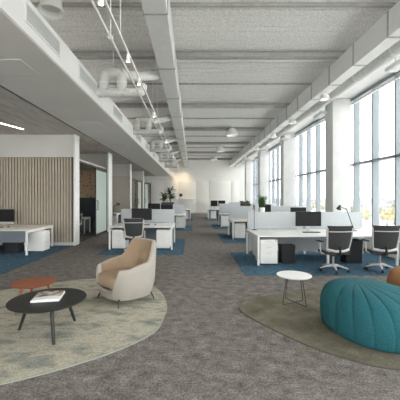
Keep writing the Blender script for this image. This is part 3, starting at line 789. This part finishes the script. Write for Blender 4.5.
# ------------------------------------------------------------------ armchair
def armchair():
    fx, fy = -0.72, -0.69
    rz = math.atan2(fy, fx)                      # local +X is the front
    t = thing('armchair', 'rounded armchair with grey outer shell and tan seat on the mottled rug', 'armchair', (-1.07, 4.92, 0.0128), rz)
    z0 = 0.095
    def sst(a, b, x): x = max(0, min(1, (x-a)/(b-a))); return x*x*(3-2*x)
    def top(phi):                                # phi 0 = front
        a = abs(phi)
        h = 0.215+(0.54-0.215)*sst(0.38, 0.80, a)
        h += (0.61-0.54)*sst(1.0, 1.9, a)
        h += (0.91-0.61)*sst(1.80, 2.52, a)
        return h
    def plan(phi, k, z):
        p = 0.74; c, s = math.cos(phi), math.sin(phi)
        x = 0.425*math.copysign(abs(c)**p, c)*k; y = 0.445*math.copysign(abs(s)**p, s)*k
        # back leans outward with height
        x -= 0.06*max(0, z-0.40)*(-c if c < 0 else 0)*1.4
        return x, y
    NU = 96
    def prof(z, phi):                            # tub flare: narrower at the foot
        q = max(0.0, min(1, (z-z0)/0.32)); return 0.84+0.16*math.sin(q*PI/2)**0.8
    th = 0.062
    def outer(u, v):
        phi = -PI+2*PI*u; z = z0+(top(phi)-z0)*v; k = prof(z, phi)
        if v > 0.9: k *= 1-0.10*((v-0.9)/0.1)**2*0.35
        x, y = plan(phi, k, z); return (x, y, z)
    m = MB(); g = m.grid(outer, NU, 16, True); m.bm.faces.new([r[0] for r in g][::-1])
    # rolled rim
    def rim(u, v):
        phi = -PI+2*PI*u; zt = top(phi); k = prof(zt, phi)*0.965
        a = v*PI; r = th/2
        x, y = plan(phi, k, zt); l = math.hypot(x, y) or 1; nx, ny = x/l, y/l
        return (x-nx*r+nx*r*math.cos(a), y-ny*r+ny*r*math.cos(a), zt+0.6*r*math.sin(a))
    m.grid(rim, NU, 7, True)
    bmesh.ops.remove_doubles(m.bm, verts=m.bm.verts[:], dist=0.002)
    m.build('outer_shell', M['shell'], t)
    m = MB()
    def inner(u, v):
        phi = -PI+2*PI*u; zt = top(phi); z = zt+(0.22-zt)*v
        k = prof(zt, phi)*0.965; x, y = plan(phi, k, zt); l = math.hypot(x, y) or 1
        thick = th+0.05*math.sin(min(1, v*1.6)*PI/2)*(1.0+0.8*max(0, -math.cos(phi)))
        return (x-x/l*thick, y-y/l*thick, z)
    g = m.grid(inner, NU, 12, True)
    m.build('inner_lining', [M['tan'], M['shell']], t)
    me = t.children[-1].data
    for p in me.polygons:
        c = p.center; p.material_index = 1 if (c.x > -0.13 + 0.3*(c.z-0.45)) else 0
    # seat cushion
    m = MB()
    def cush(u, v):
        a = u*2*PI; b = -PI/2+v*PI; c, s = math.cos(a), math.sin(a); p = 0.45
        cb, sb = abs(math.cos(b))**0.28, math.copysign(abs(math.sin(b))**0.5, b)
        x = 0.045+0.345*math.copysign(abs(c)**p, c)*cb; y = 0.325*math.copysign(abs(s)**p, s)*cb
        return (x, y, 0.335+0.105*sb)
    m.grid(cush, 56, 15, True); bmesh.ops.remove_doubles(m.bm, verts=m.bm.verts[:], dist=0.001); m.build('seat_cushion', M['tan'], t)
    # piping around the seat cushion
    m = MB(); pts = []
    for i in range(57):
        a = i/56*2*PI; c, s = math.cos(a), math.sin(a); pts.append((0.045+0.349*math.copysign(abs(c)**.45, c), 0.329*math.copysign(abs(s)**.45, s), 0.275))
    m.tube(pts, 0.005, 6); m.build('cushion_piping', M['slatback'], t)
    for sx in (-1, 1):
        for sy in (-1, 1):
            m = MB(); m.tube([(sx*0.285, sy*0.285, 0.12), (sx*0.325, sy*0.325, 0.0)], [0.013,0.009], 10)
            for v in m.bm.verts: v.co.z = max(0, v.co.z)
            m.build('leg', M['blackmetal'], t)
armchair()

# ------------------------------------------------------------------ poufs
def open_profile(pts, k=4):
    P = [Vector(p) for p in pts]; out = []
    for i in range(len(P)-1):
        p0 = P[max(i-1,0)]; p1 = P[i]; p2 = P[i+1]; p3 = P[min(i+2,len(P)-1)]
        for q in range(k):
            t = q/k; v = 0.5*((2*p1)+(p2-p0)*t+(2*p0-5*p1+4*p2-p3)*t*t+(3*p1-p0-3*p2+p3)*t**3); out.append((max(0,v.x), max(0,v.y)))
    out.append(tuple(P[-1])); return out
PROF = open_profile([(0,0),(.5,0),(.88,0.0),(.945,.03),(.975,.09),(.993,.19),(1.0,.32),(.992,.45),(.965,.58),(.91,.70),(.82,.81),(.69,.895),(.52,.955),(.32,.988),(.14,.998),(0,1.0)])
def pouf(x, y, rx, ry, h, n, mat, label, rz, low=0.34, plan=0.88):
    t = thing('knitted_pouf', label, 'pouf', (x, y, 0.0128), rz)
    m = MB(); NU = n*10
    def fn(u, v):
        a = u*2*PI; b = -PI/2+v*PI
        c, s_ = math.cos(a), math.sin(a); ca = math.copysign(abs(c)**plan, c); sa = math.copysign(abs(s_)**plan, s_)
        r_, z_ = PROF[min(len(PROF)-1, int(round(v*(len(PROF)-1))))]
        rib = abs(math.sin(a*n/2))**0.28; q = (1-rib)*min(1, r_*1.5)
        k = r_*(1-0.018*q); z = h*z_*(1-(0.020*q if v > 0.5 else 0))
        sh = 0.16*(z_**3)*(1-r_*0.6)
        return (rx*ca*k-sh*0.9+0.0, ry*sa*k+sh, z)
    m.grid(fn, NU, len(PROF), True); bmesh.ops.remove_doubles(m.bm, verts=m.bm.verts[:], dist=0.0008)
    m.build('cover', mat, t)
    m = MB(); m.lathe([(0.028,h*0.975),(0.024,h*1.0),(0.010,h*1.006)], c=(-0.144,0.16,0), n=16); m.build('top_button', mat, t)
pouf(2.275, 3.765, 0.60, 0.645, 0.565, 18, M['teal'], 'big teal knitted pouf with stitched segments on the olive rug', 0.25)
pouf(3.80, 4.95, 0.52, 0.52, 0.455, 18, M['rust'], 'ochre brown knitted pouf behind the teal one, cropped at the right edge', 0.0)

# ------------------------------------------------------------------ small tables
def round_table(name, x, y, r, h, th, mat, label, legs, leg_r, spread, top_in=0.5):
    t = thing(name, label, 'coffee table', (x, y, 0.0128))
    MB().lathe([(r-0.02,h-th),(r-0.003,h-th*0.5),(r,h-0.004),(r-0.004,h)], n=64).build('tabletop', mat, t)
    for a in legs:
        d = Vector((math.cos(a), math.sin(a), 0))
        m = MB(); m.tube([d*(r*top_in)+Vector((0,0,h-th)), d*spread], [leg_r, leg_r*0.72], 14)
        for v in m.bm.verts: v.co.z = max(0, v.co.z)
        m.build('leg', mat, t)
    m = MB()
    for a in legs:
        d = Vector((math.cos(a), math.sin(a), 0)); m.tube([Vector((0,0,h-th-0.012)), d*(r*top_in)+Vector((0,0,h-th-0.012))], 0.012, 8)
    m.build('under_brace', mat, t)
    return t
BX, BY, BH = -1.745, 3.70, 0.405
def ang(px, py, cx, cy):
    d = 305*1.65/(py-197); X = (px-192)/305*d; return math.atan2(d-cy, X-cx), math.hypot(d-cy, X-cx)
bl_ = [ang(17,331,BX,BY), ang(52.5,343,BX,BY), ang(79,320,BX,BY)]
round_table('coffee_table', BX, BY, 0.443, BH, 0.022, M['blacktable'], 'black round three legged coffee table carrying a magazine', [a for a, _ in bl_], 0.024, 0.385, 0.56)
OX, OY = -2.33, 4.50
round_table('coffee_table', OX, OY, 0.305, 0.385, 0.020, M['terracotta'], 'smaller terracotta round coffee table behind the black one', [ -2.0, 0.15, 2.2], 0.020, 0.30, 0.6)
# magazine
def magazine():
    t = thing('magazine', 'open covered magazine with photo cover lying on the black coffee table', 'magazine', (-1.76, 3.74, 0.0128+BH+0.0005), 0.20)
    t['label'] = 'white magazine with a colour photo cover lying on the black coffee table'
    W, D = 0.315, 0.33
    def zt(u): return 0.020+0.010*math.sin(u*PI*0.9)
    m = MB()
    a = m.grid(lambda u, v: (-W/2+W*u, -D/2+D*v, zt(u)), 16, 6); b = m.grid(lambda u, v: (-W/2+W*u, -D/2+D*v, 0.0), 16, 6)
    for i in range(15):
        m.bm.faces.new((a[i][0],a[i+1][0],b[i+1][0],b[i][0])); m.bm.faces.new((a[i][5],b[i][5],b[i+1][5],a[i+1][5]))
    for j in range(5):
        m.bm.faces.new((a[0][j],b[0][j],b[0][j+1],a[0][j+1])); m.bm.faces.new((a[15][j],a[15][j+1],b[15][j+1],b[15][j]))
    m.build('pages', M['paper'], t)
    m = MB(); m.grid(lambda u, v: (-W/2+0.004+(W*0.97)*u, -0.05+(D/2+0.048)*v, zt(u*0.97)+0.0025), 16, 6); m.build('cover_photo', M['cover'], t)
magazine()
# white side table
t = thing('side_table', 'small round white side table on dark wire legs', 'side table', (1.562, 4.67, 0.0128))
MB().lathe([(0.240,0.428),(0.255,0.438),(0.258,0.446),(0.255,0.450)], n=56).build('tabletop', M['desk'], t)
for k, (pa, pb) in enumerate((((1.375,4.62),(1.753,4.82)), ((1.49,4.87),(1.685,4.49)))):
    A = Vector((pa[0]-1.562, pa[1]-4.67, 0)); B = Vector((pb[0]-1.562, pb[1]-4.67, 0)); zz = Vector((0,0,0.006+0.014*k)); tt = Vector((0,0,0.428))
    m = MB(); m.tube(smoothpath([A*0.68+tt, A+zz, B+zz, B*0.68+tt], 4, 0.02), 0.0065, 8); m.build('wire_leg', M['blackmetal'], t)
m = MB(); m.tube([Vector((0.14*math.cos(q/24*2*PI),0.14*math.sin(q/24*2*PI),0.421)) for q in range(25)], 0.006, 6); m.build('support_ring', M['blackmetal'], t)

# ------------------------------------------------------------------ plants
def leaf(m, base, d, L, w, droop, rnd):
    d = d.normalized(); side = d.cross(Vector((0,0,1)))
    if side.length < 0.05: side = Vector((1,0,0))
    side.normalize(); a = rnd.uniform(-0.6,0.6); side = (Matrix.Rotation(a, 3, d) @ side)
    n = 5; prev = None
    for i in range(n+1):
        t = i/n; p = base+d*L*t+Vector((0,0,-droop*L*t*t)); ww = w*math.sin(min(1, t*0.92+0.08)*PI)**0.7*0.5
        c = (m.bm.verts.new(p-side*ww), m.bm.verts.new(p+Vector((0,0,-ww*0.25))), m.bm.verts.new(p+side*ww))
        if prev:
            m.bm.faces.new((prev[0],prev[1],c[1],c[0])); m.bm.faces.new((prev[1],prev[2],c[2],c[1]))
        prev = c
def cabinet(x0, x1, y0, y1, h, label):
    t = thing('storage_cabinet', label, 'cabinet', (x0, y0, F), 0)
    w = x1-x0; MB().box(0,w,0.02,y1-y0,0.03,h,0.004).build('carcass', M['desk'], t)
    for k in range(2):
        d = MB().box(k*w/2+0.004,(k+1)*w/2-0.004,0,0.018,0.04,h-0.005,0.003).build('cabinet_door', M['desk'], t)
        xx = w/2+(-0.04 if k == 0 else 0.04); MB().box(xx-0.006,xx+0.006,-0.015,0,h*0.6,h*0.6+0.14,0.002).build('handle', M['alu'], d)
cabinet(-1.85, -1.0, 17.38, 17.78, 1.20, 'white cabinet behind the second middle row desk carrying the tall plants')
cabinet(2.05, 2.75, 13.38, 13.78, 1.22, 'white cabinet behind the second window side desk carrying a planter')
def planter(x, y, z, w, d, h, label, plants, lmat, cat='planter'):
    t = thing('potted_plant', label, 'potted plant', (x, y, z))
    m = MB(); m.box(-w/2,w/2,-d/2,-d/2+0.015,0,h); m.box(-w/2,w/2,d/2-0.015,d/2,0,h); m.box(-w/2,-w/2+0.015,-d/2,d/2,0,h); m.box(w/2-0.015,w/2,-d/2,d/2,0,h); m.box(-w/2,w/2,-d/2,d/2,0,0.015)
    m.build('planter_box', M['planter'], t, smooth=False)
    MB().box(-w/2+0.015,w/2-0.015,-d/2+0.015,d/2-0.015,0.02,h-0.02).build('soil', M['soil'], t)
    rnd = random.Random(int(abs(x)*100))
    sm = MB(); lm = MB()
    for (px, hh, sp, n, L, wd) in plants:
        top = Vector((px+rnd.uniform(-.04,.04), 0, h+hh))
        for q in range(5):
            b0 = Vector((px+rnd.uniform(-.04,.04), rnd.uniform(-.03,.03), h-0.03)); e = Vector((px+rnd.uniform(-sp,sp)*0.5, rnd.uniform(-sp,sp)*0.5, h+hh*rnd.uniform(0.75,1.0)))
            sm.tube([b0, b0.lerp(e,0.5)+Vector((rnd.uniform(-.02,.02),0,0)), e], [0.010,0.008,0.004], 6)
            for k in range(n):
                f = 0.25+0.75*k/n; p = b0.lerp(e, f); a = rnd.uniform(0, 2*PI); up = rnd.uniform(0.1, 1.0)+0.5*f
                leaf(lm, p, Vector((math.cos(a), math.sin(a), up)), L*rnd.uniform(0.7,1.15), wd, rnd.uniform(0.1,0.7), rnd)
    sm.build('stems', M['stem'], t); lm.build('foliage', lmat, t, smooth=True, fix=False)
planter(-1.40, 17.58, F+1.2005, 0.72, 0.26, 0.14, 'tall dark green leafy plants in a black box on the middle row cabinet', [(-0.24,0.46,0.34,9,0.42,0.085),(0.17,0.80,0.36,12,0.46,0.085)], M['leafdark'])
planter(2.38, 13.58, F+1.2205, 0.42, 0.24, 0.13, 'low green plants in a black box on the window side cabinet', [(-0.1,0.08,0.20,7,0.16,0.06),(0.10,0.06,0.2,7,0.16,0.06)], M['leaf'])
# bushy plant in a white pot on the second window desk
t = thing('potted_plant', 'bushy light green plant in a tall white pot on the second window side desk', 'potted plant', (2.86, 12.55, 0.7207))
MB().lathe([(0.09,0),(0.12,0.02),(0.135,0.50),(0.12,0.50),(0.11,0.44)], n=32).build('pot', M['desk'], t)
MB().lathe([(0.105,0.43),(0.105,0.445)], n=20).build('soil', M['soil'], t)
rnd = random.Random(3); lm = MB(); sm = MB()
for q in range(16):
    a = rnd.uniform(0,2*PI); e = Vector((math.cos(a)*rnd.uniform(.02,.17), math.sin(a)*rnd.uniform(.02,.17), 0.50+rnd.uniform(0.2,0.5)))
    sm.tube([(0,0,0.44), e], 0.005, 5)
    for k in range(16):
        p = Vector((0,0,0.46)).lerp(e, 0.3+0.7*k/16); b = rnd.uniform(0,2*PI); leaf(lm, p, Vector((math.cos(b),math.sin(b),rnd.uniform(-.2,.9))), 0.13, 0.055, 0.4, rnd)
sm.build('stems', M['stem'], t); lm.build('foliage', M['leaf'], t, fix=False)

# end wall details
t = thing('wall_clock', 'small dark round wall fitting on the end wall beside the tall plants', 'wall fitting', (-1.13, YE-0.055, 1.84))
m = MB(); m.tube([(0,0,0),(0,-0.05,0)], 0.16, 24); m.build('disc', M['charcoal'], t)
m = MB(); m.tube([(0,-0.05,0),(0,-0.06,0)], 0.09, 20); m.build('face', M['black'], t)
t = thing('wall_shelf', 'long thin white shelf on the end wall below the warm light', 'shelf', (-0.35, YE-0.055, 1.42))
MB().box(-0.75,0.65,-0.25,0,0,0.05,0.004).build('board', M['desk'], t)
MB().box(-0.6,-0.56,-0.2,0,-0.12,0).build('bracket', M['desk'], t); MB().box(0.46,0.5,-0.2,0,-0.12,0).build('bracket', M['desk'], t)
for x in (-2.3, -0.9):
    l = bpy.data.lights.new('wall_washer', 'SPOT'); l.energy = 90; l.color = (1,0.74,0.45); l.spot_size = 1.5; l.spot_blend = 1; l.shadow_soft_size = 0.08
    lo = bpy.data.objects.new('wall_washer', l); COL.objects.link(lo); lo.location = (x, 29.7, 4.6); lo.rotation_euler = (math.radians(38),0,0)
for i, (x, lab) in enumerate(((-2.3,'left one of the two small wall washer lamps before the end wall'),(-0.9,'right one of the two small wall washer lamps before the end wall'))):
    t = thing('wall_washer_lamp', lab, 'spotlight', (x, 29.7, 4.62), 0, 'wall washer lamps at the end wall')
    MB().lathe([(0.03,0.14),(0.05,0.12),(0.055,0.02),(0.045,0.02),(0.03,0.1)], n=16).build('housing', M['white'], t)
    m = MB(); m.tube([(0,0,0.13),(0,0,ZC-4.64)], 0.006, 6); m.build('hanger', M['duct'], t)

# ------------------------------------------------------------------ outdoors
GZ = -14.0
struct(bx('ground_outside', M['town'], 20, 2500, -900, 2600, GZ-0.5, GZ))
def building(px, d, w, dep, h, mat, label, floors):
    X = (px-192)/305*d; t = thing('building', label, 'building', (X, d, GZ), R.uniform(-0.3,0.3), 'pale buildings beyond the windows')
    MB().box(-w/2,w/2,-dep/2,dep/2,0,h).build('facade', mat, t, smooth=False)
    MB().box(-w/2-0.3,w/2+0.3,-dep/2-0.3,dep/2+0.3,h,h+0.6).build('roof', M['bldg_roof'], t, smooth=False)
    m = MB()
    for f in range(floors):
        z = 1.2+f*(h-1)/floors; n = int(w/3)
        for k in range(n): m.box(-w/2+1+k*3,-w/2+2.6+k*3,-dep/2-0.06,-dep/2,z,z+1.4)
    m.build('windows_row', M['bldg_win'], t, smooth=False)
bd = [(300,420,26,12,9,'bldg_a',3),(312,520,34,14,11,'bldg_b',3),(326,460,22,12,8,'bldg_a',2),(356,300,20,12,7,'bldg_b',2),(366,360,26,12,9,'bldg_a',3),
      (371,520,40,14,13,'bldg_b',4),(383,330,22,12,8,'bldg_a',2),(391,430,30,14,11,'bldg_b',3),(398,280,18,10,6,'bldg_a',2),(412,380,26,12,9,'bldg_a',3),(284,600,36,14,12,'bldg_b',4)]
blab = ['between the second and third column','between the second and third column, farther back','beside the near column, on its far side','just past the near column','in the nearest window bay, middle height',
 'farthest in the nearest window bay','in the nearest window bay near the second mullion','behind the others in the nearest window bay','lowest in the nearest window bay by the right edge','off toward the right edge','beyond the third column']
for (px, d, w, dep, h, mt, fl), lb in zip(bd, blab):
    building(px, d, w, dep, h, M[mt], ('pale' if mt == 'bldg_a' else 'grey')+' distant building, '+lb, fl)
def tree(px, d, h, mt, lab, grp):
    X = (px-192)/305*d; t = thing('tree', lab, 'tree', (X, d, GZ), R.uniform(0,6), grp)
    MB().tube([(0,0,0),(0.1,0,h*0.5)], [0.28,0.16], 8).build('trunk', M['trunk'], t)
    m = MB(); rr = random.Random(int(px*7))
    for q in range(14):
        c = Vector((rr.gauss(0,h*0.14), rr.gauss(0,h*0.14), h*(0.62+rr.uniform(-0.2,0.24)))); s = h*rr.uniform(0.12,0.2)
        tb = bmesh.new(); bmesh.ops.create_icosphere(tb, subdivisions=2, radius=s)
        for v in tb.verts: v.co = v.co*(1+rr.uniform(-0.16,0.16))+c
        m.merge(tb)
    m.build('crown', M[mt], t, smooth=False)
for i, (px, d, h, mt) in enumerate([(361,170,9.5,'tree_y'),(366,190,8,'tree_g'),(387,160,8.5,'tree_y'),(394,175,9,'tree_y'),(380,230,9,'tree_g'),(398,240,10,'tree_g'),(354,250,9,'tree_g'),
        (303,260,9,'tree_g'),(310,280,10,'tree_y'),(321,300,9,'tree_g'),(330,270,9,'tree_y'),(405,200,9,'tree_g')]):
    if mt == 'tree_y': lab, g = 'yellowing autumn tree far outside below the window horizon', 'autumn trees outside'
    else: lab, g = 'pale green tree far outside below the window horizon', 'green trees outside'
    tree(px, d, h, mt, lab, g)

# ------------------------------------------------------------------ light
w = bpy.data.worlds.new('World'); scene.world = w; w.use_nodes = True
nt = w.node_tree; bg = nt.nodes['Background']
tc = nt.nodes.new('ShaderNodeTexCoord'); sp = nt.nodes.new('ShaderNodeSeparateXYZ'); cr = nt.nodes.new('ShaderNodeValToRGB')
nt.links.new(tc.outputs['Generated'], sp.inputs[0]); nt.links.new(sp.outputs['Z'], cr.inputs['Fac'])
cr.color_ramp.elements[0].position = 0.0; cr.color_ramp.elements[0].color = (1.0,0.985,0.96,1)
cr.color_ramp.elements[1].position = 0.6; cr.color_ramp.elements[1].color = (0.98,0.98,0.98,1)
nt.links.new(cr.outputs['Color'], bg.inputs['Color']); bg.inputs['Strength'].default_value = 5.6

# ------------------------------------------------------------------ camera
cd = bpy.data.cameras.new('Camera'); cam = bpy.data.objects.new('Camera', cd); COL.objects.link(cam)
cam.location = (0,0,1.65); cam.rotation_euler = (PI/2,0,0)
cd.sensor_width = 36; cd.lens = 36*305/400; cd.shift_x = 0.02; cd.shift_y = -0.0075; cd.clip_end = 5000; cd.clip_start = 0.05
scene.camera = cam
vs = scene.view_settings; vs.view_transform = 'Standard'; vs.look = 'None'; vs.gamma = 1; vs.use_curve_mapping = False; vs.exposure = 0.35
scene.cycles.use_denoising = True
scene.cycles.max_bounces = 10; scene.cycles.diffuse_bounces = 7; scene.cycles.transparent_max_bounces = 16
scene.cycles.sample_clamp_indirect = 8
